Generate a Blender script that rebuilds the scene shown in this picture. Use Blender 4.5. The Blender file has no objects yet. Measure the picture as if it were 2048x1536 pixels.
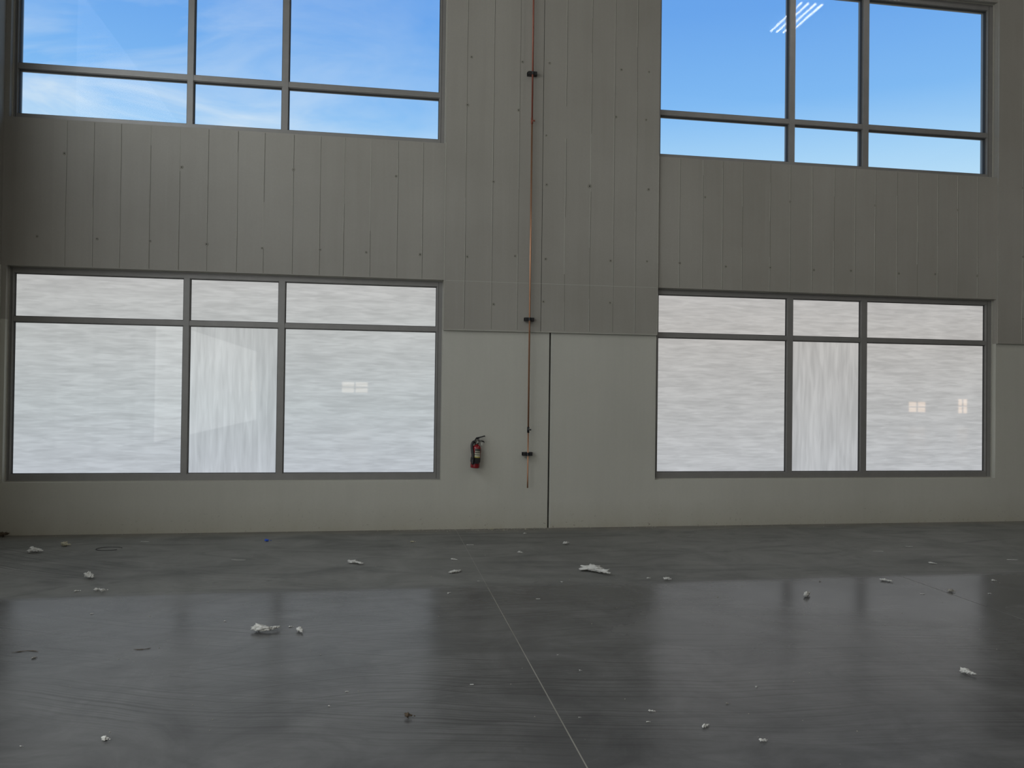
import bpy, bmesh, math, random
from mathutils import Vector, Matrix, noise
random.seed(7)
S=bpy.context.scene
COL=S.collection
S.view_settings.view_transform='Standard'
D=9.516
# ------------------------------------------------------------------ helpers
def obj(name,me,parent=None,label=None,cat=None,kind=None,group=None,mats=()):
    o=bpy.data.objects.new(name,me); COL.objects.link(o)
    if parent: o.parent=parent
    if label:o["label"]=label
    if cat:o["category"]=cat
    if kind:o["kind"]=kind
    if group:o["group"]=group
    for m in mats: me.materials.append(m)
    return o
def newmesh(bm,name,smooth=False):
    me=bpy.data.meshes.new(name)
    bmesh.ops.recalc_face_normals(bm,faces=bm.faces[:])
    bm.to_mesh(me); bm.free()
    if smooth:
        for p in me.polygons: p.use_smooth=True
    return me
def box(bm,x0,x1,y0,y1,z0,z1,mi=0):
    vs=[bm.verts.new((x,y,z)) for x in(x0,x1) for y in(y0,y1) for z in(z0,z1)]
    for f in((0,1,3,2),(4,6,7,5),(0,4,5,1),(2,3,7,6),(0,2,6,4),(1,5,7,3)):
        fc=bm.faces.new([vs[i] for i in f]); fc.material_index=mi
def lathe(bm,prof,cx=0,cy=0,n=32,mi=0,axis='Z'):
    rings=[]
    for r,z in prof:
        ring=[]
        for i in range(n):
            a=2*math.pi*i/n
            ring.append(bm.verts.new((cx+r*math.cos(a),cy+r*math.sin(a),z)))
        rings.append(ring)
    for a,b in zip(rings,rings[1:]):
        for i in range(n):
            f=bm.faces.new((a[i],a[(i+1)%n],b[(i+1)%n],b[i])); f.material_index=mi; f.smooth=True
    for rg in(rings[0],rings[-1]):
        f=bm.faces.new(rg); f.material_index=mi
def tube(bm,pts,r,n=12,mi=0):
    pts=[Vector(p) for p in pts]; rings=[]; up=None
    for i,p in enumerate(pts):
        t=(pts[min(i+1,len(pts)-1)]-pts[max(i-1,0)]).normalized()
        if up is None:
            up=t.orthogonal().normalized()
        else:
            up=(up-t*up.dot(t)).normalized()
        s=t.cross(up); rr=r[i] if isinstance(r,(list,tuple)) else r
        rings.append([bm.verts.new(p+(up*math.cos(2*math.pi*k/n)+s*math.sin(2*math.pi*k/n))*rr) for k in range(n)])
    for a,b in zip(rings,rings[1:]):
        for i in range(n):
            f=bm.faces.new((a[i],a[(i+1)%n],b[(i+1)%n],b[i])); f.smooth=True; f.material_index=mi
    for rg in(rings[0],rings[-1]):
        f=bm.faces.new(rg); f.material_index=mi
def bez(ctrl,n=8):
    out=[]; c=[Vector(p) for p in ctrl]
    c=[c[0]*2-c[1]]+c+[c[-1]*2-c[-2]]
    for i in range(1,len(c)-2):
        for k in range(n):
            t=k/n; a,b,cc,d=c[i-1],c[i],c[i+1],c[i+2]
            out.append(0.5*((2*b)+(-a+cc)*t+(2*a-5*b+4*cc-d)*t*t+(-a+3*b-3*cc+d)*t**3))
    out.append(c[-2]); return out
# ------------------------------------------------------------------ material helper
class M:
    def __init__(s,name):
        s.m=bpy.data.materials.new(name); s.m.use_nodes=True; s.t=s.m.node_tree; s.n=s.t.nodes; s.l=s.t.links
        s.b=s.n['Principled BSDF']
    def node(s,t,**k):
        nd=s.n.new(t)
        for a,v in k.items(): setattr(nd,a,v)
        return nd
    def inp(s,nd,i,v):
        if isinstance(v,bpy.types.NodeSocket): s.l.new(v,nd.inputs[i])
        else: nd.inputs[i].default_value=v
    def coord(s,scale=(1,1,1),which='Object',loc=(0,0,0),rot=(0,0,0)):
        tc=s.node('ShaderNodeTexCoord'); mp=s.node('ShaderNodeMapping')
        s.l.new(tc.outputs[which],mp.inputs[0]); mp.inputs['Scale'].default_value=scale; mp.inputs['Location'].default_value=loc; mp.inputs['Rotation'].default_value=rot
        return mp.outputs[0]
    def noise(s,vec,sc=5,det=4,rough=.5,dist=0):
        nd=s.node('ShaderNodeTexNoise'); s.l.new(vec,nd.inputs['Vector'])
        nd.inputs['Scale'].default_value=sc; nd.inputs['Detail'].default_value=det; nd.inputs['Roughness'].default_value=rough; nd.inputs['Distortion'].default_value=dist
        return nd.outputs[0]
    def ramp(s,f,stops):
        nd=s.node('ShaderNodeValToRGB'); s.l.new(f,nd.inputs[0]); e=nd.color_ramp.elements
        while len(e)<len(stops): e.new(.5)
        for el,(p,c) in zip(e,stops):
            el.position=p; el.color=(c,c,c,1) if isinstance(c,(int,float)) else (*c,1)
        return nd.outputs[0]
    def mix(s,f,a,b,mode='MIX'):
        nd=s.node('ShaderNodeMix',data_type='RGBA',blend_type=mode)
        s.inp(nd,0,f)
        for i,v in((6,a),(7,b)):
            if isinstance(v,tuple): v=(*v,1)
            s.inp(nd,i,v)
        return nd.outputs[2]
    def math(s,op,a,b=0.0,clamp=False):
        nd=s.node('ShaderNodeMath',operation=op); nd.use_clamp=clamp
        s.inp(nd,0,a); s.inp(nd,1,b); return nd.outputs[0]
    def bump(s,h,strength=.3,dist=.01,normal=None):
        nd=s.node('ShaderNodeBump'); nd.inputs['Strength'].default_value=strength; nd.inputs['Distance'].default_value=dist
        s.l.new(h,nd.inputs['Height'])
        if normal: s.l.new(normal,nd.inputs['Normal'])
        return nd.outputs[0]
    def set(s,**k):
        for a,v in k.items():
            a={'color':'Base Color','rough':'Roughness','metal':'Metallic','normal':'Normal','spec':'Specular IOR Level','ecol':'Emission Color','estr':'Emission Strength','coat':'Coat Weight'}[a]
            if isinstance(v,tuple) and len(v)==3: v=(*v,1)
            s.inp(s.b,a,v)
        return s
def simple(name,col,rough=.5,metal=0,var=.12,sc=30,spec=.5):
    m=M(name); v=m.coord(); n=m.noise(v,sc,4)
    c=m.mix(n,tuple(x*(1-var) for x in col),tuple(min(1,x*(1+var)) for x in col))
    m.set(color=c,rough=rough,metal=metal,spec=spec,normal=m.bump(n,.08,.002)); return m.m
# --- wall: board-formed painted concrete
def wallmat(name,c1,c2,board):
    m=M(name); v=m.coord()
    big=m.noise(v,.55,4,.55); fine=m.noise(v,45,5,.6)
    streak=m.noise(m.coord((6,6,.35)),2.2,5,.6,.3)
    f=m.math('ADD',m.math('MULTIPLY',big,.8),m.math('MULTIPLY',streak,.22))
    c=m.mix(m.ramp(f,[(.36,0),(.66,1)]),c1,c2)
    c=m.mix(m.ramp(fine,[(.35,0),(.7,.10)]),c,tuple(x*.75 for x in c1))
    if board:
        sx=m.node('ShaderNodeSeparateXYZ'); m.l.new(v,sx.inputs[0])
        st=m.math('FLOOR',m.math('MULTIPLY',sx.outputs[0],3.38))
        wn=m.node('ShaderNodeTexWhiteNoise',noise_dimensions='1D'); m.l.new(st,wn.inputs['W'])
        c=m.mix(m.math('MULTIPLY',wn.outputs[0],.08),c,tuple(x*.6 for x in c1))
        nrm=m.bump(streak,.15,.006); nrm=m.bump(fine,.3,.002,nrm)
        m.set(color=c,rough=.7,normal=nrm,spec=.25)
    else:
        sx=m.node('ShaderNodeSeparateXYZ'); m.l.new(v,sx.inputs[0])
        g=m.math('ADD',sx.outputs[2],m.math('MULTIPLY',m.noise(m.coord((1,1,.5)),3,5,.65),.35))
        k=m.ramp(g,[(.12,1),(.22,.55),(.5,0)])
        c=m.mix(m.math('MULTIPLY',k,.55),c,(.30,.275,.20))
        spk=m.ramp(m.noise(v,28,3,.6),[(.64,0),(.72,.7)])
        c=m.mix(m.math('MULTIPLY',spk,k),c,(.10,.09,.07))
        nrm=m.bump(m.noise(v,3,4),.10,.01); nrm=m.bump(fine,.12,.001,nrm)
        m.set(color=c,rough=.55,normal=nrm,spec=.35)
    return m.m
m_board=wallmat('board_formed_concrete',(.286,.273,.240),(.338,.325,.290),True)
m_plain=wallmat('painted_concrete',(.43,.425,.373),(.48,.475,.418),False)
m_ridge=simple('paint_ridge',(.40,.39,.345),.7); m_ridge_shade=simple('form_line_shadow',(.135,.13,.11),.8); m_slot=simple('panel_slot',(.09,.085,.075),.8)
m_joint=simple('dark_joint',(.035,.033,.03),.9)
m_bead=simple('sealant_bead',(.46,.46,.41),.6); m_edge=simple('panel_edge',(.38,.37,.32),.6)
m_alu=M('anodised_aluminium')
_v=m_alu.coord((1,1,1)); _n=m_alu.noise(_v,9,4)
m_alu.set(color=m_alu.mix(_n,(.205,.20,.19),(.255,.25,.24)),metal=.3,rough=.45,normal=m_alu.bump(m_alu.noise(_v,60,2),.03,.001)); m_alu=m_alu.m
m_gasket=simple('black_gasket',(.02,.02,.02),.7)
# clear glass
g=M('clear_glass'); g.n.remove(g.b)
tr=g.node('ShaderNodeBsdfTransparent'); tr.inputs[0].default_value=(.95,.975,.97,1)
gl=g.node('ShaderNodeBsdfGlossy'); gl.inputs['Roughness'].default_value=.01
fr=g.node('ShaderNodeFresnel'); fr.inputs[0].default_value=1.20
mx=g.node('ShaderNodeMixShader'); g.l.new(fr.outputs[0],mx.inputs[0]); g.l.new(tr.outputs[0],mx.inputs[1]); g.l.new(gl.outputs[0],mx.inputs[2])
g.l.new(mx.outputs[0],g.n['Material Output'].inputs[0]); m_glass=g.m
# white film on glass; backlight and wrinkle shading put in as emission
def film(name,vertical,warm):
    m=M(name)
    if vertical: v=m.coord((10,10,1.2),rot=(0,.05,0)); v2=m.coord((26,26,2.4),rot=(0,-.08,0))
    else: v=m.coord((1.7,1.7,14),rot=(0,.03,0)); v2=m.coord((4.5,4.5,38),rot=(0,-.05,0))
    a=m.noise(v,1.0,2,.4,.5); b=m.noise(v2,1.0,2,.45,.5)
    w=m.math('ADD',m.math('MULTIPLY',a,.42),m.math('MULTIPLY',b,.58))
    sh=m.ramp(w,[(.35,.82),(.50,.93),(.64,1.04)])
    sx=m.node('ShaderNodeSeparateXYZ'); m.l.new(m.coord(),sx.inputs[0])
    zz=m.math('MULTIPLY',m.math('SUBTRACT',sx.outputs[2],.6),.43)
    tone=m.ramp(zz,[(0,(.61,.655,.71)),(.35,(.60,.65,.67)),(.75,(.61,.63,.625)),(1,(.63,.63,.62))] if not warm else
                   [(0,(.61,.63,.655)),(.35,(.60,.605,.605)),(.75,(.60,.585,.565)),(1,(.62,.605,.59))])
    col=m.mix(1.0,tone,sh,'MULTIPLY')
    m.set(color=(.05,.05,.05),rough=.02,spec=.26,ecol=col,estr=.83); return m.m
m_filmH=film('white_film_glow',False,False); m_filmV=film('white_film_upright_glow',True,False)
m_filmHw=film('white_film_warm_glow',False,True); m_filmVw=film('white_film_upright_warm_glow',True,True)

# ------------------------------------------------------------------ floor
fm=M('polished_concrete'); v=fm.coord()
big=fm.noise(v,.6,5,.6,.8); mid=fm.noise(v,1.7,6,.65,.9); fine=fm.noise(v,60,4,.6)
sw=fm.noise(fm.coord((.6,1.9,1),rot=(0,0,.15)),1.0,5,.58,2.4)
f=fm.math('ADD',fm.math('MULTIPLY',big,.40),fm.math('MULTIPLY',mid,.60))
base=fm.mix(fm.ramp(f,[(.38,0),(.60,1)]),(.072,.073,.074),(.128,.129,.128))
sx=fm.node('ShaderNodeSeparateXYZ'); fm.l.new(v,sx.inputs[0])
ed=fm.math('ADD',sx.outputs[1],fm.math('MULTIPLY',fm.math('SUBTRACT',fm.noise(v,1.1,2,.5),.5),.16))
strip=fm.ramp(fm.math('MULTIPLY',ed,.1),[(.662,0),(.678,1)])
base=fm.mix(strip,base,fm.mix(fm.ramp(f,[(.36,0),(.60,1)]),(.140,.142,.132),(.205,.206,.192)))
smear=fm.ramp(sw,[(.50,0),(.66,1)])
base=fm.mix(fm.math('MULTIPLY',smear,.34),base,(.046,.047,.048))
def arcs(cx,cy,r0,r1,freq,seed,stretch):
    dx=fm.math('MULTIPLY',fm.math('SUBTRACT',sx.outputs[0],cx),stretch); dy=fm.math('SUBTRACT',sx.outputs[1],cy)
    r=fm.math('SQRT',fm.math('ADD',fm.math('MULTIPLY',dx,dx),fm.math('MULTIPLY',dy,dy)))
    rn=fm.math('ADD',r,fm.math('MULTIPLY',fm.noise(fm.coord(loc=(seed,0,0)),.8,2),.25))
    c=fm.node('ShaderNodeTexNoise',noise_dimensions='1D'); fm.l.new(fm.math('MULTIPLY',rn,freq),c.inputs['W']); c.inputs['Detail'].default_value=4; c.inputs['Roughness'].default_value=.7
    ln=fm.ramp(c.outputs[0],[(.50,0),(.62,1)])
    win=fm.math('MULTIPLY',fm.math('MULTIPLY',fm.math('SUBTRACT',r,r0),3,True),fm.math('MULTIPLY',fm.math('SUBTRACT',r1,r),3,True))
    br=fm.ramp(fm.noise(fm.coord((1,1,1),loc=(seed,seed,0)),.8,3,.5),[(.42,0),(.60,1)])
    return fm.math('MULTIPLY',fm.math('MULTIPLY',ln,win),br)
A=fm.math('ADD',arcs(1.5,-3.5,7.7,10.2,9,3.3,.9),arcs(4.5,14.5,8.0,11.5,8,7.7,.75),True)
base=fm.mix(fm.math('MULTIPLY',A,.5),base,(.032,.032,.032))
spot=fm.ramp(fm.noise(fm.coord(loc=(9,4,0)),7,3,.5),[(.66,0),(.76,1)])
base=fm.mix(fm.math('MULTIPLY',spot,.3),base,(.06,.06,.058))
pebble=fm.ramp(fine,[(.60,0),(.72,1)])
base=fm.mix(fm.math('MULTIPLY',pebble,.08),base,(.2,.2,.19))
db=fm.ramp(fm.math('ADD',fm.math('MULTIPLY',sx.outputs[1],.1),fm.math('MULTIPLY',mid,.05)),[(.945,0),(.98,1)])
base=fm.mix(fm.math('MULTIPLY',db,.5),base,(.24,.22,.175))
r0=fm.math('ADD',.205,fm.math('MULTIPLY',fm.ramp(big,[(.35,0),(.65,1)]),.08))
rg=fm.math('ADD',fm.math('MULTIPLY',strip,.30),r0)
fm.set(color=base,rough=rg,spec=fm.math('SUBTRACT',.225,fm.math('MULTIPLY',strip,.17)),normal=fm.bump(fine,.06,.002,fm.bump(big,.05,.01)))
m_floor=fm.m
m_fj=M('joint_filler'); n=m_fj.noise(m_fj.coord(),1.2,3,.6); m_fj.set(color=m_fj.mix(m_fj.ramp(n,[(.35,0),(.6,1)]),(.19,.187,.16),(.26,.255,.22)),rough=.7,spec=.2); m_fj=m_fj.m
m_fj2=simple('faint_joint',(.17,.17,.157),.7,spec=.2); m_fj3=simple('pale_joint',(.24,.237,.215),.7,spec=.2)
X0,X1,Y0=-4.05,38.0,-25.0
CZ=9.0
bm=bmesh.new()
box(bm,X0-.3,X1+.3,Y0-.3,D+.3,-.2,0)
box(bm,.8972,.9035,Y0,6.7,-.01,.0005,1); box(bm,.898,.903,6.7,D-.002,-.01,.0005,3)
for jx in(-3.12,4.65): box(bm,jx-.003,jx+.003,Y0,D-.002,-.01,.0005,2)
box(bm,X0,X1,6.697,6.705,-.01,.0004,2)
obj('floor',newmesh(bm,'floor'),kind='structure',label='polished grey concrete slab with sawn joints and streaks',mats=(m_floor,m_fj,m_fj2,m_fj3))

# ------------------------------------------------------------------ front wall
Lx=(-4.0,.72); Rx=(3.33,7.99); LZ=(.57,2.92); UZ=(4.53,6.85); ST=2.335; PR=.03
bm=bmesh.new()
xs=[X0-.3,Lx[0],Lx[1],Rx[0],Rx[1],X1+.3]; zs=[0,.57,ST,2.92,4.53,6.85,CZ]
for i in range(5):
    for k in range(6):
        if i in(1,3) and (k in(1,2) or k==4): continue
        a,b=xs[i],xs[i+1]; z0,z1=zs[k],zs[k+1]
        plain = k<2
        if plain and i==2:
            box(bm,a,1.994,D,D+.3,z0,z1,0); box(bm,2.014,b,D,D+.3,z0,z1,0); box(bm,1.994,2.014,D+.03,D+.3,z0,z1,2)
        else:
            box(bm,a,b,D,D+.3,z0,z1,0 if plain else 1)
box(bm,Lx[1],1.878,D-PR,D,ST,CZ,1); box(bm,1.884,Rx[0],D-PR,D,ST,CZ,1); box(bm,1.878,1.884,D-PR+.012,D,ST,CZ,7)
box(bm,Rx[1]+.005,X1,D-PR,D,ST,CZ,1)
box(bm,2.016,2.030,D-.003,D,0,ST-.001,3)
box(bm,Lx[1]-.001,Lx[1]+.006,D-PR-.003,D-PR,ST,4.53,6)
box(bm,Rx[0]-.006,Rx[0]+.001,D-PR-.003,D-PR,ST,4.53,6)
box(bm,Lx[1],Rx[0],D-PR-.003,D-PR,ST-.002,ST+.007,6)
def fin(x,z0,z1,y,wd=.0065,skip=.12):
    z=z0; px=x
    while z<z1-.02:
        L=random.uniform(.25,.8); ze=min(z1,z+L); nx=x+random.uniform(-.0025,.0025)
        w=wd*random.uniform(.7,1.0); h=random.uniform(.002,.004)
        if random.random()>skip:
            vs=[bm.verts.new(c) for c in((px-w/2,y,z),(px+w/2,y,z),(px,y-h,z),(nx-w/2,y,ze),(nx+w/2,y,ze),(nx,y-h,ze))]
            for q in((0,2,5,3),(2,1,4,5),(0,1,2),(3,5,4)):
                f=bm.faces.new([vs[t] for t in q]); f.material_index=4
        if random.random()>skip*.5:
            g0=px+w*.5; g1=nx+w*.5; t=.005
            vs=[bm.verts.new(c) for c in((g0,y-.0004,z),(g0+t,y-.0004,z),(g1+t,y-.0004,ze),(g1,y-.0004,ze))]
            bm.faces.new(vs).material_index=5  # flat dark strip beside the ridge, its shadow painted in
        px=nx; z=ze
VL=[-3.42,-3.14,-2.86,-2.55,-2.24,-1.94,-1.62,-1.33,-1.01,-.71,-.44,-.14,.17,.46]
VC=[.96,1.28,1.59,2.16,2.47,2.76,3.04]
VR=[3.61,3.91,4.17,4.43,4.80,5.07,5.37,5.67,5.96,6.24,6.55,6.84,7.13,7.42,7.71]
for x in VL+VR:
    fin(x,2.93,4.52,D); fin(x,6.87,CZ-.05,D)
for x in VC: fin(x,ST+.02,CZ-.05,D-PR)
for i in range(9): fin(8.35+.3*i,ST+.02,CZ-.05,D-PR)
box(bm,Lx[1]+.02,Rx[0]-.02,D-PR-.0012,D-PR,2.912,2.916,4)
obj('wall_front',newmesh(bm,'wall_front'),kind='structure',label='grey board-formed concrete wall with window openings',mats=(m_plain,m_board,m_joint,m_bead,m_ridge,m_ridge_shade,m_edge,m_slot))
bm=bmesh.new()
LY=[(-20,-15),(-12.5,-7.5),(-5,0),(2.8,8.2)]
ys=[Y0-.3]+[t for p in LY for t in p]+[D]
for i in range(len(ys)-1):
    for k in range(5):
        zz=[0,.57,2.92,4.53,6.85,CZ]
        if i%2==1 and k in(1,3): continue
        box(bm,X0-.3,X0,ys[i],ys[i+1],zz[k],zz[k+1],0 if k<2 else 1)
obj('wall_left',newmesh(bm,'wall_left'),kind='structure',label='painted concrete side wall with tall windows',mats=(m_plain,m_board))
bm=bmesh.new(); box(bm,X1,X1+.3,Y0,D,0,CZ); obj('wall_right',newmesh(bm,'wall_right'),kind='structure',label='painted concrete far side wall',mats=(m_plain,))
bm=bmesh.new(); box(bm,X0-.3,X1+.3,Y0-.3,Y0,0,CZ); obj('wall_back',newmesh(bm,'wall_back'),kind='structure',label='painted concrete rear wall',mats=(m_plain,))
bm=bmesh.new(); box(bm,X0-.3,X1+.3,Y0-.3,D+.3,CZ,CZ+.2)
m_ceil=simple('roof_deck',(.32,.32,.31),.7)
obj('ceiling',newmesh(bm,'ceiling'),kind='structure',label='grey steel roof deck',mats=(m_ceil,))

# ------------------------------------------------------------------ windows
wn=[0]
def window(ox,oz,jl,jr,vm,hm,zb,zt,lower,mats,label,glabel):
    wn[0]+=1
    y0,y1=D+.075,D+.20
    bm=bmesh.new()
    box(bm,ox[0],jl,y0,y1,oz[0],oz[1]); box(bm,jr,ox[1],y0,y1,oz[0],oz[1])
    box(bm,jl,jr,y0,y1,oz[0],zb); box(bm,jl,jr,y0,y1,zt,oz[1])
    cols=[jl]+[t for p in vm for t in p]+[jr]
    for a,b in vm: box(bm,a,b,y0,y1,zb,zt)
    for i in range(0,len(cols),2): box(bm,cols[i],cols[i+1],y0+.004,y1,hm[0],hm[1])
    e=.008
    box(bm,ox[0],ox[0]+e,y0-.012,y0,oz[0],oz[1],2); box(bm,ox[1]-e,ox[1],y0-.012,y0,oz[0],oz[1],2)
    box(bm,ox[0]+e,ox[1]-e,y0-.012,y0,oz[0],oz[0]+e,2); box(bm,ox[0]+e,ox[1]-e,y0-.012,y0,oz[1]-e,oz[1],2)
    for xx in(jl-.020,jr+.016): box(bm,xx,xx+.004,y0-.0008,y0+.002,oz[0]+.02,oz[1]-.02,1)
    rows=[(zb,hm[0]),(hm[1],zt)]
    for i in range(0,len(cols),2):
        a,b=cols[i],cols[i+1]
        for z0,z1 in rows:
            for (w0,w1,ya,yb,mi) in((0,.007,y0+.018,y0+.07,0),(.007,.012,y0+.026,y0+.07,1)):
                box(bm,a+w0,a+w1,ya,yb,z0+w0,z1-w0,mi); box(bm,b-w1,b-w0,ya,yb,z0+w0,z1-w0,mi)
                box(bm,a+w1,b-w1,ya,yb,z0+w0,z0+w1,mi); box(bm,a+w1,b-w1,ya,yb,z1-w1,z1-w0,mi)
    w=obj('window_%d'%wn[0],newmesh(bm,'window_frame'),kind='structure',label=label,mats=(m_alu,m_gasket,m_edge))
    bm=bmesh.new()
    for i in range(0,len(cols),2):
        a,b=cols[i],cols[i+1]
        for ri,(z0,z1) in enumerate(rows):
            tall = lower and i==2 and ri==0
            mi=1 if tall else 0
            if lower: box(bm,a+.010,b-.010,y0+.045,y0+.055,z0+.010,z1-.010,mi)
            else:
                vs=[bm.verts.new(c) for c in((a+.010,y0+.05,z0+.010),(b-.010,y0+.05,z0+.010),(b-.010,y0+.05,z1-.010),(a+.010,y0+.05,z1-.010))]
                bm.faces.new(vs)
    obj('window_pane',newmesh(bm,'window_pane'),parent=w,label=glabel,mats=mats)
vmL=[(-2.19,-2.13),(-1.155,-1.09)]; vmR=[(5.09,5.165),(6.11,6.19)]
window(Lx,LZ,-3.955,.65,vmL,(2.32,2.37),.648,2.852,True,(m_filmH,m_filmV),'aluminium window with six white-filmed panes','white translucent film on glass')
window(Rx,LZ,3.378,7.905,vmR,(2.32,2.37),.648,2.852,True,(m_filmHw,m_filmVw),'aluminium window with six white-filmed panes','white translucent film on glass')
window(Lx,UZ,-3.955,.65,vmL,(5.09,5.150),4.592,6.775,False,(m_glass,),'high aluminium window with clear panes','clear glass')
window(Rx,UZ,3.378,7.905,vmR,(5.075,5.135),4.585,6.775,False,(m_glass,),'high aluminium window with clear panes','clear glass')
for (a,b) in LY:
    for zi,oz in enumerate((LZ,UZ)):
        wn[0]+=1
        bm=bmesh.new(); x0,x1=X0-.2,X0-.075; e=.06
        box(bm,x0,x1,a,a+e,*oz); box(bm,x0,x1,b-e,b,*oz); box(bm,x0,x1,a+e,b-e,oz[0],oz[0]+e); box(bm,x0,x1,a+e,b-e,oz[1]-e,oz[1])
        for t in(1/3,2/3):
            yy=a+(b-a)*t; box(bm,x0,x1,yy-.03,yy+.03,oz[0]+e,oz[1]-e)
        w=obj('window_%d'%wn[0],newmesh(bm,'side_window'),kind='structure',label='aluminium side window',mats=(m_alu,))
        bm=bmesh.new()
        if zi==0: box(bm,x0+.05,x0+.06,a+e,b-e,oz[0]+e,oz[1]-e)
        else:
            bm.faces.new([bm.verts.new(c) for c in((x0+.05,a+e,oz[0]+e),(x0+.05,b-e,oz[0]+e),(x0+.05,b-e,oz[1]-e),(x0+.05,a+e,oz[1]-e))])
        obj('window_pane',newmesh(bm,'side_pane'),parent=w,mats=(m_filmH if zi==0 else m_glass,))
def lit(name,col,st):
    m=M(name); n=m.noise(m.coord(),3,2); m.set(color=(.1,.1,.1),ecol=m.mix(n,col,tuple(x*.8 for x in col)),estr=st); return m.m
m_lit=lit('daylit_glass',(1,.86,.68),9.0); m_lit2=lit('daylit_glass_warm',(1,.70,.46),14)
for (xa,xb,za,zb,mt_) in((-2.0,-.65,1.55,2.1,m_lit),(31.3,32.4,.8,1.4,m_lit2),(34.6,35.2,.75,1.6,m_lit2)):
    wn[0]+=1
    bm=bmesh.new(); y=Y0; e=.06
    box(bm,xa-e,xb+e,y,y+.06,zb,zb+e); box(bm,xa-e,xb+e,y,y+.06,za-e,za); box(bm,xa-e,xa,y,y+.06,za,zb); box(bm,xb,xb+e,y,y+.06,za,zb)
    box(bm,(xa+xb)/2-.04,(xa+xb)/2+.04,y,y+.06,za,zb); box(bm,xa,xb,y,y+.05,(za+zb)/2-.03,(za+zb)/2+.03)
    w=obj('window_%d'%wn[0],newmesh(bm,'rear_window'),kind='structure',label='small rear window',mats=(m_alu,))
    bm=bmesh.new(); box(bm,xa,xb,y+.01,y+.03,za,zb)
    obj('window_pane',newmesh(bm,'rear_pane'),parent=w,mats=(mt_,))

# ------------------------------------------------------------------ form tie marks
m_tie=simple('tie_patch',(.24,.23,.195),.8); m_tiehole=simple('tie_hole',(.035,.035,.03),.9)
bm=bmesh.new()
def ring(bm,r0,r1,y0,y1,n=20,mi=0):
    A=[[bm.verts.new((r*math.cos(2*math.pi*i/n),y,r*math.sin(2*math.pi*i/n))) for i in range(n)] for r,y in((r1,y1),(r1*.93,y0),(r0,y0),(r0*.9,y1))]
    for a,b in zip(A,A[1:]+A[:1]):
        for i in range(n):
            f=bm.faces.new((a[i],a[(i+1)%n],b[(i+1)%n],b[i])); f.material_index=mi
ring(bm,.007,.019,-.003,0)
bm.faces.new([bm.verts.new((.0075*math.cos(2*math.pi*i/16),-.0008,.0075*math.sin(2*math.pi*i/16))) for i in range(16)]).material_index=1
tie_me=newmesh(bm,'form_tie_mark'); tie_me.materials.append(m_tie); tie_me.materials.append(m_tiehole)
T=[(-3.44,4.16),(-2.22,4.08),(-1.01,4.12),(.15,4.11),(-3.70,3.24),(-3.09,3.24),(-2.54,3.24),(-1.94,3.23),(-1.34,3.21),(-.70,3.22),(-.18,3.21),(.44,3.21),(1.01,5.56),(1.62,5.55),(1.95,5.56),(2.84,5.55),(.97,4.99),(1.58,4.97),(3.19,5.55),(2.78,4.97),(3.16,4.96),(1.92,4.69),(1.29,4.10),(1.93,4.10),(2.46,4.11),(3.20,4.11),(.99,3.20),(1.56,3.23),(1.93,3.21),(2.73,3.22),(3.19,3.23),(1.31,2.65),(1.91,2.70),(2.73,2.71),(3.94,4.06),(5.07,4.06),(6.24,4.07),(7.42,4.07),(3.62,3.23),(4.22,3.21),(4.81,3.22),(5.40,3.21),(5.91,3.22),(6.58,3.21),(7.10,3.22),(7.71,3.22),(8.35,4.40),(8.36,3.49),(8.36,2.67)]
for (x,z) in T:
    o=bpy.data.objects.new('form_tie_patch',tie_me); COL.objects.link(o)
    proud=(.72<x<3.33) or x>7.99
    o.location=(x,D-(PR if proud else 0)-.0002,z); o.rotation_euler=(0,random.uniform(0,6),0)
    s=random.uniform(.75,1.1) if x!=2.46 else 1.5
    o.scale=(s*random.uniform(.85,1.15),1,s)
    o["label"]="small round form-tie patch set in the concrete wall"; o["category"]="wall anchor"; o["group"]="form tie patches on the concrete wall"

# ------------------------------------------------------------------ copper pipe
PX,PY=1.733,D-.092
m_cu=M('copper'); n=m_cu.noise(m_cu.coord((1,1,.4)),7,4,.6)
m_cu.set(color=m_cu.mix(n,(.34,.17,.095),(.56,.32,.20)),metal=.75,rough=.38); m_cu=m_cu.m
m_red=M('reddish_oxidised_copper'); n=m_red.noise(m_red.coord((1,1,.5)),6,4)
m_red.set(color=m_red.mix(n,(.20,.055,.038),(.32,.11,.07)),metal=.4,rough=.45); m_red=m_red.m
m_blk=simple('black_plastic',(.010,.010,.011),.4); m_zinc=simple('zinc',(.4,.4,.38),.35,.8)
pe=bpy.data.objects.new('copper_pipe',None); COL.objects.link(pe); pe.location=(PX,PY,.49)
pe["label"]="thin vertical copper pipe clamped along the concrete wall"; pe["category"]="pipe"
def loc(o,z=0): o.location=(0,0,z)
bm=bmesh.new(); tube(bm,[(0,0,0),(0,0,.10),(0,0,.684)],[.0088]*3,16); obj('pipe_tail',newmesh(bm,'pipe_tail'),parent=pe,label='thinner dull copper tail end',mats=(m_cu,))
bm=bmesh.new(); tube(bm,[(0,0,.684),(0,0,2.5),(0,0,4.3)],.0105,16); obj('pipe_run',newmesh(bm,'pipe_run'),parent=pe,label='bright copper tube',mats=(m_cu,))
bm=bmesh.new(); tube(bm,[(0,0,4.3),(0,0,6),(0,0,CZ-.495)],.0105,16); obj('pipe_run',newmesh(bm,'pipe_run'),parent=pe,label='reddish oxidised copper tube',mats=(m_red,))
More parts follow.
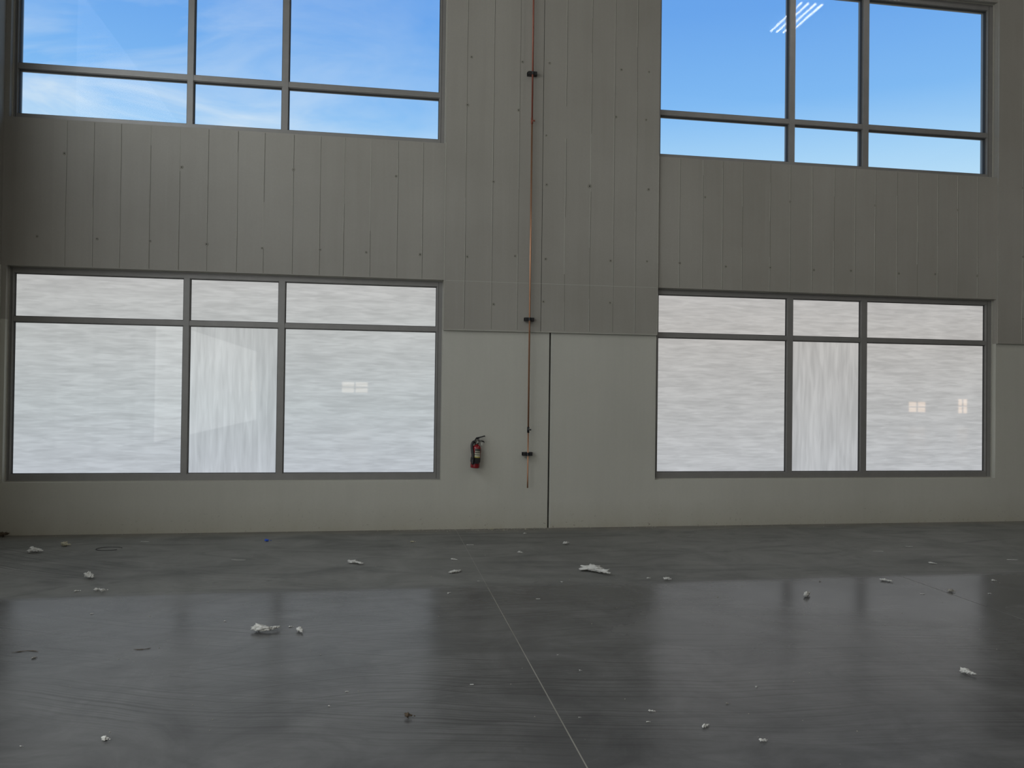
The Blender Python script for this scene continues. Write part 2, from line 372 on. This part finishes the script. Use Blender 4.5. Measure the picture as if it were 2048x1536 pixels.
def coupling(z,mat,cap):
    bm=bmesh.new()
    lathe(bm,[(.0105,-.034),(.0138,-.033),(.0138,-.004),(.0148,-.003),(.0148,.003),(.0138,.004),(.0138,.033),(.0105,.034)],n=20)
    if cap:
        tube(bm,[(0,-.012,-.0),(.026,-.012,0)],.006,10); tube(bm,[(.026,-.012,-.008),(.026,-.012,.010)],.008,10)
    o=obj('coupling',newmesh(bm,'coupling'),parent=pe,label='soldered pipe coupling',mats=(mat,)); loc(o,z)
coupling(1.174-.49,m_blk,True); coupling(4.83-.49,m_red,True)
for z in(.887,2.48,5.40):
    back=(D-(PR if z>ST else 0))-PY-.0005
    bm=bmesh.new()
    w=.058
    box(bm,-w,w,back-.004,back,-.021,.021); box(bm,-w,w,.016,back-.004,-.021,-.018); box(bm,-w,w,.016,back-.004,.018,.021)
    box(bm,-w,w,.016,.019,-.018,-.010); box(bm,-w,w,.016,.019,.010,.018)
    n=20
    for (a0,a1) in((math.radians(8),math.radians(172)),(math.radians(188),math.radians(352))):
        pr=None
        for i in range(n+1):
            a=a0+(a1-a0)*i/n; c,s=math.cos(a),math.sin(a)
            cur=[bm.verts.new((r*c,r*s,zz)) for r,zz in((.0112,-.018),(.019,-.018),(.019,.018),(.0112,.018))]
            if pr:
                for k in range(4): bm.faces.new((pr[k],pr[(k+1)%4],cur[(k+1)%4],cur[k]))
            else: bm.faces.new(cur)
            pr=cur
        bm.faces.new(pr)
    for s in(-1,1):
        box(bm,min(s*.018,s*.052),max(s*.018,s*.052),-.012,.016,-.018,.018)
    o=obj('pipe_clamp',newmesh(bm,'pipe_clamp'),parent=pe,label='black strut clamp',mats=(m_blk,)); loc(o,z-.49)
    for s in(-1,1):
        bm=bmesh.new(); vs=[]
        for yy in(-.020,-.012):
            vs.append([bm.verts.new((s*.036+.008*math.cos(math.pi/3*i),yy,.008*math.sin(math.pi/3*i))) for i in range(6)])
        for i in range(6): bm.faces.new((vs[0][i],vs[0][(i+1)%6],vs[1][(i+1)%6],vs[1][i]))
        bm.faces.new(vs[0]); bm.faces.new(vs[1])
        obj('bolt',newmesh(bm,'bolt'),parent=o,mats=(m_blk,))

# ------------------------------------------------------------------ fire extinguisher
EX,EY,EZ=1.105,D-.082,.725
fe=bpy.data.objects.new('fire_extinguisher',None); COL.objects.link(fe); fe.location=(EX,EY,EZ)
fe["label"]="red fire extinguisher with black hose hung on the wall"; fe["category"]="fire extinguisher"
mr=M('red_enamel'); n=mr.noise(mr.coord(),20,3); mr.set(color=mr.mix(n,(.18,.005,.009),(.25,.009,.013)),rough=.25,coat=.3); m_redp=mr.m
m_alumv=simple('valve_metal',(.20,.19,.16),.4,.8)
bm=bmesh.new()
R=.054
lathe(bm,[(.040,0),(.050,.002),(R-.001,.008),(R,.016),(R,.222),(R-.002,.234),(.047,.250),(.036,.262),(.024,.269),(.016,.272),(.015,.280)],n=40)
obj('cylinder_body',newmesh(bm,'cylinder_body'),parent=fe,label='glossy red steel cylinder',mats=(m_redp,))
def wrap(z0,z1,a0,a1,r,mats,name,label,split=None):
    bm=bmesh.new(); n=24; pr=None
    zz=[z0]+(split or [])+[z1]
    for i in range(n+1):
        a=math.radians(a0+(a1-a0)*i/n)
        cur=[bm.verts.new((r*math.cos(a),r*math.sin(a),z)) for z in zz]
        if pr:
            for k in range(len(zz)-1):
                f=bm.faces.new((pr[k],cur[k],cur[k+1],pr[k+1])); f.material_index=k%len(mats); f.smooth=True
        pr=cur
    return obj(name,newmesh(bm,name),parent=fe,label=label,mats=mats)
m_lw=simple('label_cream',(.52,.50,.38),.45); m_ly=simple('label_yellow',(.50,.46,.10),.45); m_lb=simple('label_dark',(.05,.05,.045),.5); m_lg=simple('label_grey',(.38,.38,.34),.5)
wrap(.124,.228,244,322,R+.0008,(m_ly,m_lw,m_lb,m_lw,m_lb,m_lb),'instruction_label','dark label with cream and yellow panels',[.136,.156,.164,.178,.206])
bm=bmesh.new()
for i in range(3):
    a0=252+i*21
    for k in range(4):
        aa=math.radians(a0+k*3.6); ab=math.radians(a0+(k+1)*3.6); r=R+.0014
        bm.faces.new([bm.verts.new(c) for c in((r*math.cos(aa),r*math.sin(aa),.189),(r*math.cos(ab),r*math.sin(ab),.189),(r*math.cos(ab),r*math.sin(ab),.201),(r*math.cos(aa),r*math.sin(aa),.201))])
obj('pictogram_row',newmesh(bm,'pictogram_row'),parent=fe,label='cream pictogram squares',mats=(m_lw,))
bm=bmesh.new()
n=40; rings=[]
for i in range(n):
    a=2*math.pi*i/n
    rings.append([bm.verts.new((r*math.cos(a),r*math.sin(a),z)) for r,z in((R+.0004,.068),(R+.004,.068),(R+.004,.120),(R+.0004,.120))])
for i in range(n):
    A_,B_=rings[i],rings[(i+1)%n]
    for k in range(4): bm.faces.new((A_[k],A_[(k+1)%4],B_[(k+1)%4],B_[k]))
box(bm,-.020,.034,-R-.014,-R-.003,.056,.124)
box(bm,-.014,.020,-R-.018,-R-.014,.080,.110)
obj('strap',newmesh(bm,'strap'),parent=fe,label='black retaining strap with buckle',mats=(m_blk,))
bm=bmesh.new()
box(bm,-.022,.022,.076,.0815,.02,.33); box(bm,-.045,.045,R-.002,.076,.092,.112); box(bm,-.012,.012,.012,.076,.318,.324); box(bm,-.012,.012,.010,.014,.318,.338)
obj('wall_bracket',newmesh(bm,'wall_bracket'),parent=fe,label='black steel wall bracket',mats=(m_blk,))
bm=bmesh.new()
lathe(bm,[(.0145,.278),(.021,.280),(.021,.294),(.017,.297),(.017,.318),(.021,.320),(.021,.332),(.010,.336)],n=20)
tube(bm,[(-.008,0,.306),(-.034,-.002,.304)],.012,12)
obj('valve',newmesh(bm,'valve'),parent=fe,label='dark metal valve head',mats=(m_alumv,))
bm=bmesh.new()
def lever(pts,w,t):
    pr=None
    for (x,z) in pts:
        cur=[bm.verts.new(c) for c in((x,-w/2,z-t/2),(x,w/2,z-t/2),(x,w/2,z+t/2),(x,-w/2,z+t/2))]
        if pr:
            for k in range(4): bm.faces.new((pr[k],pr[(k+1)%4],cur[(k+1)%4],cur[k]))
        else: bm.faces.new(cur)
        pr=cur
    bm.faces.new(pr)
lever([(-.016,.328),(.02,.322),(.05,.320),(.074,.316),(.082,.306)],.026,.014)
obj('carry_handle',newmesh(bm,'carry_handle'),parent=fe,label='black lower carry handle',mats=(m_blk,))
bm=bmesh.new()
lever([(-.026,.338),(-.010,.352),(.02,.360),(.055,.372),(.078,.382),(.084,.376)],.024,.013)
box(bm,-.017,.017,-.015,-.008,.322,.358); box(bm,-.017,.017,.008,.015,.322,.358)
obj('squeeze_lever',newmesh(bm,'squeeze_lever'),parent=fe,label='black upper squeeze lever',mats=(m_blk,))
bm=bmesh.new()
pts=[(.022+.012*math.cos(a),-.024,.336+.012*math.sin(a)) for a in [2*math.pi*i/18 for i in range(19)]]
tube(bm,[(.022,.016,.347),(.022,-.020,.347)],.002,8); tube(bm,pts,.0014,6)
obj('safety_pin',newmesh(bm,'safety_pin'),parent=fe,label='metal pull pin with ring',mats=(m_zinc,))
bm=bmesh.new()
for (r,y0_,y1_,mi) in((.016,-.030,-.016,0),(.0115,-.0305,-.030,1)):
    A_=[[bm.verts.new((r*math.cos(2*math.pi*i/24),y,.306+r*math.sin(2*math.pi*i/24))) for i in range(24)] for y in(y0_,y1_)]
    for i in range(24): bm.faces.new((A_[0][i],A_[0][(i+1)%24],A_[1][(i+1)%24],A_[1][i])).material_index=mi
    bm.faces.new(A_[0]).material_index=mi; bm.faces.new(A_[1]).material_index=mi
box(bm,-.001,.001,-.0312,-.0306,.304,.316,2)
obj('pressure_gauge',newmesh(bm,'pressure_gauge'),parent=fe,label='round pressure gauge with pale dial',mats=(m_blk,m_lg,m_blk))
bm=bmesh.new()
tube(bm,bez([(-.030,-.002,.305),(-.050,-.008,.296),(-.060,-.020,.258),(-.053,-.040,.200),(-.043,-.056,.150),(-.040,-.062,.115)],8),.0165,12)
tube(bm,[(-.040,-.062,.118),(-.038,-.063,.075),(-.037,-.064,.055),(-.037,-.064,.045)],[.016,.016,.0165,.0165],14)
obj('hose',newmesh(bm,'hose'),parent=fe,label='black rubber hose with nozzle',mats=(m_blk,))
bm=bmesh.new()
box(bm,.040,.058,-.040,-.0385,.274,.304)
tube(bm,bez([(.024,-.024,.328),(.04,-.034,.322),(.050,-.039,.303)],6),.0008,6)
obj('inspection_tag',newmesh(bm,'inspection_tag'),parent=fe,label='pale paper inspection tag',mats=(m_lg,))
fe.rotation_euler=(0,math.radians(5),0)

# ------------------------------------------------------------------ debris
def foam(name,col): return simple(name,col,.9,0,.10,60)
m_foam=foam('white_foam',(.56,.56,.53)); m_beige=foam('beige_foam',(.42,.40,.30)); m_brown=foam('dark_crumb',(.07,.05,.03)); m_blue=foam('blue_plastic',(.03,.10,.55)); m_gray=foam('grey_crumb',(.28,.27,.24))
def torn(size,flat,elong,seed,lobes):
    rnd=random.Random(seed); bm=bmesh.new(); s=size
    x=-s*.32; ang=rnd.uniform(-.5,.5)
    y=0
    for k in range(lobes):
        t=k/max(1,lobes-1)
        r=s*(.19-.12*t)*rnd.uniform(.7,1.3)
        q=bmesh.ops.create_icosphere(bm,subdivisions=3 if s>.03 else 2,radius=1)
        off=Vector((seed*1.7,k*3.1,seed*.3))
        for vtx in q['verts']:
            d=vtx.co.copy()
            nn=1+1.0*noise.noise(d*1.5+off)+.6*noise.noise(d*3.7+off)+.35*noise.noise(d*9+off)
            p=d*max(.25,nn)*r; p.x*=1.35; p.y/=elong; p.z*=flat*(1+.8*noise.noise(Vector((d.x*2,d.y*2,seed))))
            vtx.co=p+Vector((x,y,r*flat*.4))
        x+=s*.74/max(1,lobes-1)*rnd.uniform(.8,1.15) if lobes>1 else 0; ang+=rnd.uniform(-.7,.7); y+=math.sin(ang)*s*.16/elong
    mz=min(v.co.z for v in bm.verts); cut=mz+s*.03*flat
    for v in bm.verts: v.co.z=max(0,v.co.z-cut)
    return newmesh(bm,'foam_scrap',True)
def splinter(L,seed,thick=.006,curve=.2):
    rnd=random.Random(seed); bm=bmesh.new(); pts=[]; b=rnd.uniform(-curve,curve)*L
    n=8
    for i in range(n+1):
        t=i/n-.5; pts.append((t*L,b*(1-4*t*t)+rnd.uniform(-.01,.01)*L*2,thick*(.9+.5*rnd.random())))
    rr=[thick*(.35+.6*rnd.random()) for _ in pts]; rr[0]=rr[-1]=thick*.2
    tube(bm,pts,rr,7)
    mz=min(v.co.z for v in bm.verts)
    for v in bm.verts: v.co.z-=mz
    return newmesh(bm,'splinter')
DEB=[(-3.25,8.52,.12,'c'),(-3.10,8.82,.085,'b'),(-2.37,7.32,.10,'c'),(-2.32,6.86,.045,'c'),(-2.17,6.86,.05,'c'),(-2.11,6.82,.05,'c'),(-1.99,6.17,.022,'c'),(-1.20,3.95,.042,'c'),(-1.55,3.93,.015,'c'),(-.72,5.60,.165,'f'),(-.57,5.68,.03,'c'),(-.49,5.56,.065,'c'),(-.19,7.70,.13,'f'),(-1.29,7.97,.14,'t'),(-2.40,9.0,.09,'t'),(-1.03,5.87,.02,'c'),(-.23,4.23,.012,'c'),(-.15,4.42,.02,'t'),(.17,4.03,.045,'d'),(.57,6.48,.03,'c'),(.73,7.77,.06,'f'),(.68,7.19,.11,'f'),(1.42,8.05,.045,'c'),(1.98,8.42,.06,'c'),(1.97,7.14,.22,'f'),(1.24,6.23,.035,'t'),(1.17,4.59,.015,'c'),(1.00,3.93,.015,'c'),(2.34,6.82,.03,'c'),(2.48,6.73,.065,'c'),(1.38,3.95,.035,'c'),(1.32,3.83,.022,'c'),(1.58,3.74,.042,'c'),(1.78,3.54,.036,'c'),(1.81,4.0,.02,'g'),(2.07,4.21,.015,'c'),(3.42,6.07,.09,'c'),(3.80,6.55,.025,'g'),(4.40,6.51,.085,'f'),(4.71,6.08,.05,'g'),(4.41,6.04,.04,'t'),(4.98,5.98,.03,'c'),(3.41,4.26,.07,'c'),(5.37,6.40,.04,'c'),(5.67,7.99,.08,'t'),(5.15,7.76,.12,'t'),(5.32,7.15,.06,'f'),(6.26,7.22,.11,'t'),(1.32,9.42,.05,'b'),(.37,8.72,.05,'b'),(-1.14,8.92,.07,'u'),(-2.09,5.32,.15,'k'),(-1.42,5.31,.10,'k'),(-1.99,5.20,.03,'g'),(1.10,4.88,.012,'c'),(1.66,9.13,.04,'c'),(1.55,6.75,.022,'c'),(.85,6.87,.02,'c'),(.52,4.44,.022,'t'),(-3.92,9.42,.10,'d'),(.96,8.52,.08,'t'),(1.45,9.38,.03,'b'),(1.15,9.30,.04,'g'),(1.72,9.40,.035,'b')]
info={'c':('foam_scrap',m_foam,"torn white foam chunk lying on the concrete floor","foam scrap","torn white foam chunks on the floor"),
'f':('foam_strip',m_foam,"flat elongated white foam scrap on the concrete floor","foam scrap","flat foam scraps on the floor"),
'b':('crumb',m_beige,"beige foam crumb near the base of the wall","debris","beige crumbs near the wall"),
'g':('crumb',m_gray,"small grey crumb on the concrete floor","debris","grey crumbs on the floor"),
'd':('dirt_clump',m_brown,"small dark brown dirt clump on the floor","debris",None),
'u':('plastic_cap',m_blue,"small bright blue plastic piece on the floor","debris",None),
't':('splinter',m_foam,"thin pale splinter lying on the concrete floor","splinter","pale splinters on the floor"),
'k':('twig',m_brown,"thin dark brown sliver lying on the floor","splinter","dark slivers on the floor")}
for i,(x,y,s,k) in enumerate(DEB):
    nm,mt,lb,ct,gp=info[k]
    if k in'tk': me=splinter(s,i+3,.0028 if k=='k' else .0035)
    elif k=='f': me=torn(s,.45,1.4,i+1,8)
    elif k=='u': me=torn(s,.7,1.0,i+1,2)
    else: me=torn(s,.8,1.1,i+1,6 if s>.05 else 3)
    o=obj(nm,me,label=lb,cat=ct,group=gp,mats=(mt,))
    o.location=(x,y,.0006 if (abs(x-.9)<s or abs(y-6.7)<s) else 0.0002)
    o.rotation_euler=(0,0,random.uniform(-.35,.1) if k in'ft' else random.uniform(-.3,.3) if k=='k' else random.uniform(-.6,.6))
bm=bmesh.new()
pts=[(.12*math.cos(a),.09*math.sin(a),.004) for a in [math.radians(20+300*i/30) for i in range(31)]]
tube(bm,pts,.0025,6)
o=obj('wire_loop',newmesh(bm,'wire_loop'),label="open loop of thin dark wire on the floor",cat="wire",mats=(m_blk,)); o.location=(-2.64,8.64,0)
bm=bmesh.new(); rnd=random.Random(3)
for i in range(110):
    y=rnd.uniform(3.2,9.4); x=rnd.uniform(-.62,.85)*y
    if x<-3.95: continue
    s=rnd.uniform(.0012,.0032)*(1 if y<6 else 1.6)
    bmesh.ops.create_icosphere(bm,subdivisions=1,radius=s,matrix=Matrix.Translation((x,y,s*.5)))
for i in range(200):
    y=D-abs(rnd.gauss(0,.07))-.01; x=rnd.uniform(-3.9,8) if i%2 else rnd.gauss(1.3,.5)
    s=rnd.uniform(.002,.007); bmesh.ops.create_icosphere(bm,subdivisions=1,radius=s,matrix=Matrix.Translation((x,min(y,D-.012),s*.5)))
me=newmesh(bm,'debris_specks')
obj('debris_specks',me,label="scattered tiny pale specks of foam and grit on floor",cat="debris",kind='stuff',mats=(simple('speck',(.34,.33,.28),.9),))

# ------------------------------------------------------------------ ceiling light fixture (mirrored in the glass)
fx=bpy.data.objects.new('strip_light',None); COL.objects.link(fx); fx.location=(7.74,4.9,CZ-.002)
fx["label"]="suspended white multi-tube strip light under roof"; fx["category"]="ceiling light"
bm=bmesh.new(); box(bm,-.3,.3,-.65,.65,-.14,-.08); box(bm,-.05,.05,-.5,.5,-.08,0)
obj('housing',newmesh(bm,'housing'),parent=fx,mats=(simple('white_enamel',(.7,.7,.68),.4),))
mt=lit('lamp_tube',(1,.97,.92),80)
for x in(-.2,-.07,.07,.2):
    bm=bmesh.new(); tube(bm,[(x,-.6,-.16),(x,.6,-.16)],.02,10); obj('lamp_tube',newmesh(bm,'tube'),parent=fx,mats=(mt,))

# ------------------------------------------------------------------ lights
def area(name,loc,rot,sx,sy,L,col):
    l=bpy.data.lights.new(name,'AREA'); l.shape='RECTANGLE'; l.size=sx; l.size_y=sy; l.energy=L*math.pi*sx*sy; l.color=col
    o=bpy.data.objects.new(name,l); COL.objects.link(o); o.location=loc; o.rotation_euler=rot; return o
area('side_daylight_fill',(X0+.10,2.5,5.69),(0,math.radians(-90),0),2.2,11,3.6,(.98,1,.99))  # added area lamp just inside the left wall, boosts the window daylight
area('side_daylight_fill_low',(X0+.10,-2,1.75),(0,math.radians(-90),0),2.2,12,3.0,(.98,1,.99))  # second added lamp, lower down on the same side
area('roof_fill',(6,-9,CZ-.3),(0,0,0),20,20,.56,(1,.965,.915))  # unseen overhead fill added to brighten the hall, not a fixture

# ------------------------------------------------------------------ world
w=bpy.data.worlds.new('sky'); S.world=w; w.use_nodes=True; t=w.node_tree; N=t.nodes; Lk=t.links
bg=N['Background']
tc=N.new('ShaderNodeTexCoord'); sp=N.new('ShaderNodeSeparateXYZ'); Lk.new(tc.outputs['Generated'],sp.inputs[0])
cr=N.new('ShaderNodeValToRGB'); Lk.new(sp.outputs[2],cr.inputs[0]); e=cr.color_ramp.elements
st=[(0,(.30,.30,.28)),(.02,(.72,.80,.86)),(.22,(.54,.78,.97)),(.27,(.39,.66,.95)),(.33,(.225,.50,.92)),(.42,(.15,.385,.86)),(1,(.08,.22,.62))]
while len(e)<len(st): e.new(.5)
for el,(p,c) in zip(e,st): el.position=p; el.color=(*c,1)
mp=N.new('ShaderNodeMapping'); mp.inputs['Scale'].default_value=(2.0,2.0,7); mp.inputs['Rotation'].default_value=(0,.5,0); mp.inputs['Location'].default_value=(.35,0,.2); Lk.new(tc.outputs['Generated'],mp.inputs[0])
ns=N.new('ShaderNodeTexNoise'); ns.inputs['Scale'].default_value=1.9; ns.inputs['Detail'].default_value=8; ns.inputs['Roughness'].default_value=.56; ns.inputs['Distortion'].default_value=.9; Lk.new(mp.outputs[0],ns.inputs[0])
c2=N.new('ShaderNodeValToRGB'); Lk.new(ns.outputs[0],c2.inputs[0]); c2.color_ramp.elements[0].position=.40; c2.color_ramp.elements[1].position=.68
c3=N.new('ShaderNodeMapRange'); Lk.new(sp.outputs[0],c3.inputs[0]); c3.inputs[1].default_value=.14; c3.inputs[2].default_value=-.15; c3.inputs[3].default_value=0.02; c3.inputs[4].default_value=1
c4=N.new('ShaderNodeMapRange'); Lk.new(sp.outputs[2],c4.inputs[0]); c4.inputs[1].default_value=.27; c4.inputs[2].default_value=.40; c4.inputs[3].default_value=.9; c4.inputs[4].default_value=.30
ml=N.new('ShaderNodeMath'); ml.operation='MULTIPLY'; Lk.new(c2.outputs[0],ml.inputs[0]); Lk.new(c3.outputs[0],ml.inputs[1])
ml2=N.new('ShaderNodeMath'); ml2.operation='MULTIPLY'; Lk.new(ml.outputs[0],ml2.inputs[0]); Lk.new(c4.outputs[0],ml2.inputs[1])
mxx=N.new('ShaderNodeMix'); mxx.data_type='RGBA'; Lk.new(ml2.outputs[0],mxx.inputs[0]); Lk.new(cr.outputs[0],mxx.inputs[6]); mxx.inputs[7].default_value=(.80,.88,.95,1)
Lk.new(mxx.outputs[2],bg.inputs[0]); bg.inputs[1].default_value=1.0

# ------------------------------------------------------------------ camera
th,ps,ro=.0116668,.1611609,.0126969
F=Vector((math.sin(ps)*math.cos(th),math.cos(ps)*math.cos(th),math.sin(th)))
R_=Vector((math.cos(ps),-math.sin(ps),0)); U=R_.cross(F)
cx=R_*math.cos(ro)+U*math.sin(ro); cy=-R_*math.sin(ro)+U*math.cos(ro)
cd=bpy.data.cameras.new('camera'); co=bpy.data.objects.new('camera',cd); COL.objects.link(co)
mat=Matrix((cx,cy,-F)).transposed().to_4x4(); mat.translation=Vector((0,0,1.6)); co.matrix_world=mat
cd.sensor_width=36; cd.sensor_fit='HORIZONTAL'; cd.lens=36*1623.76/2048; cd.clip_end=200
S.camera=co
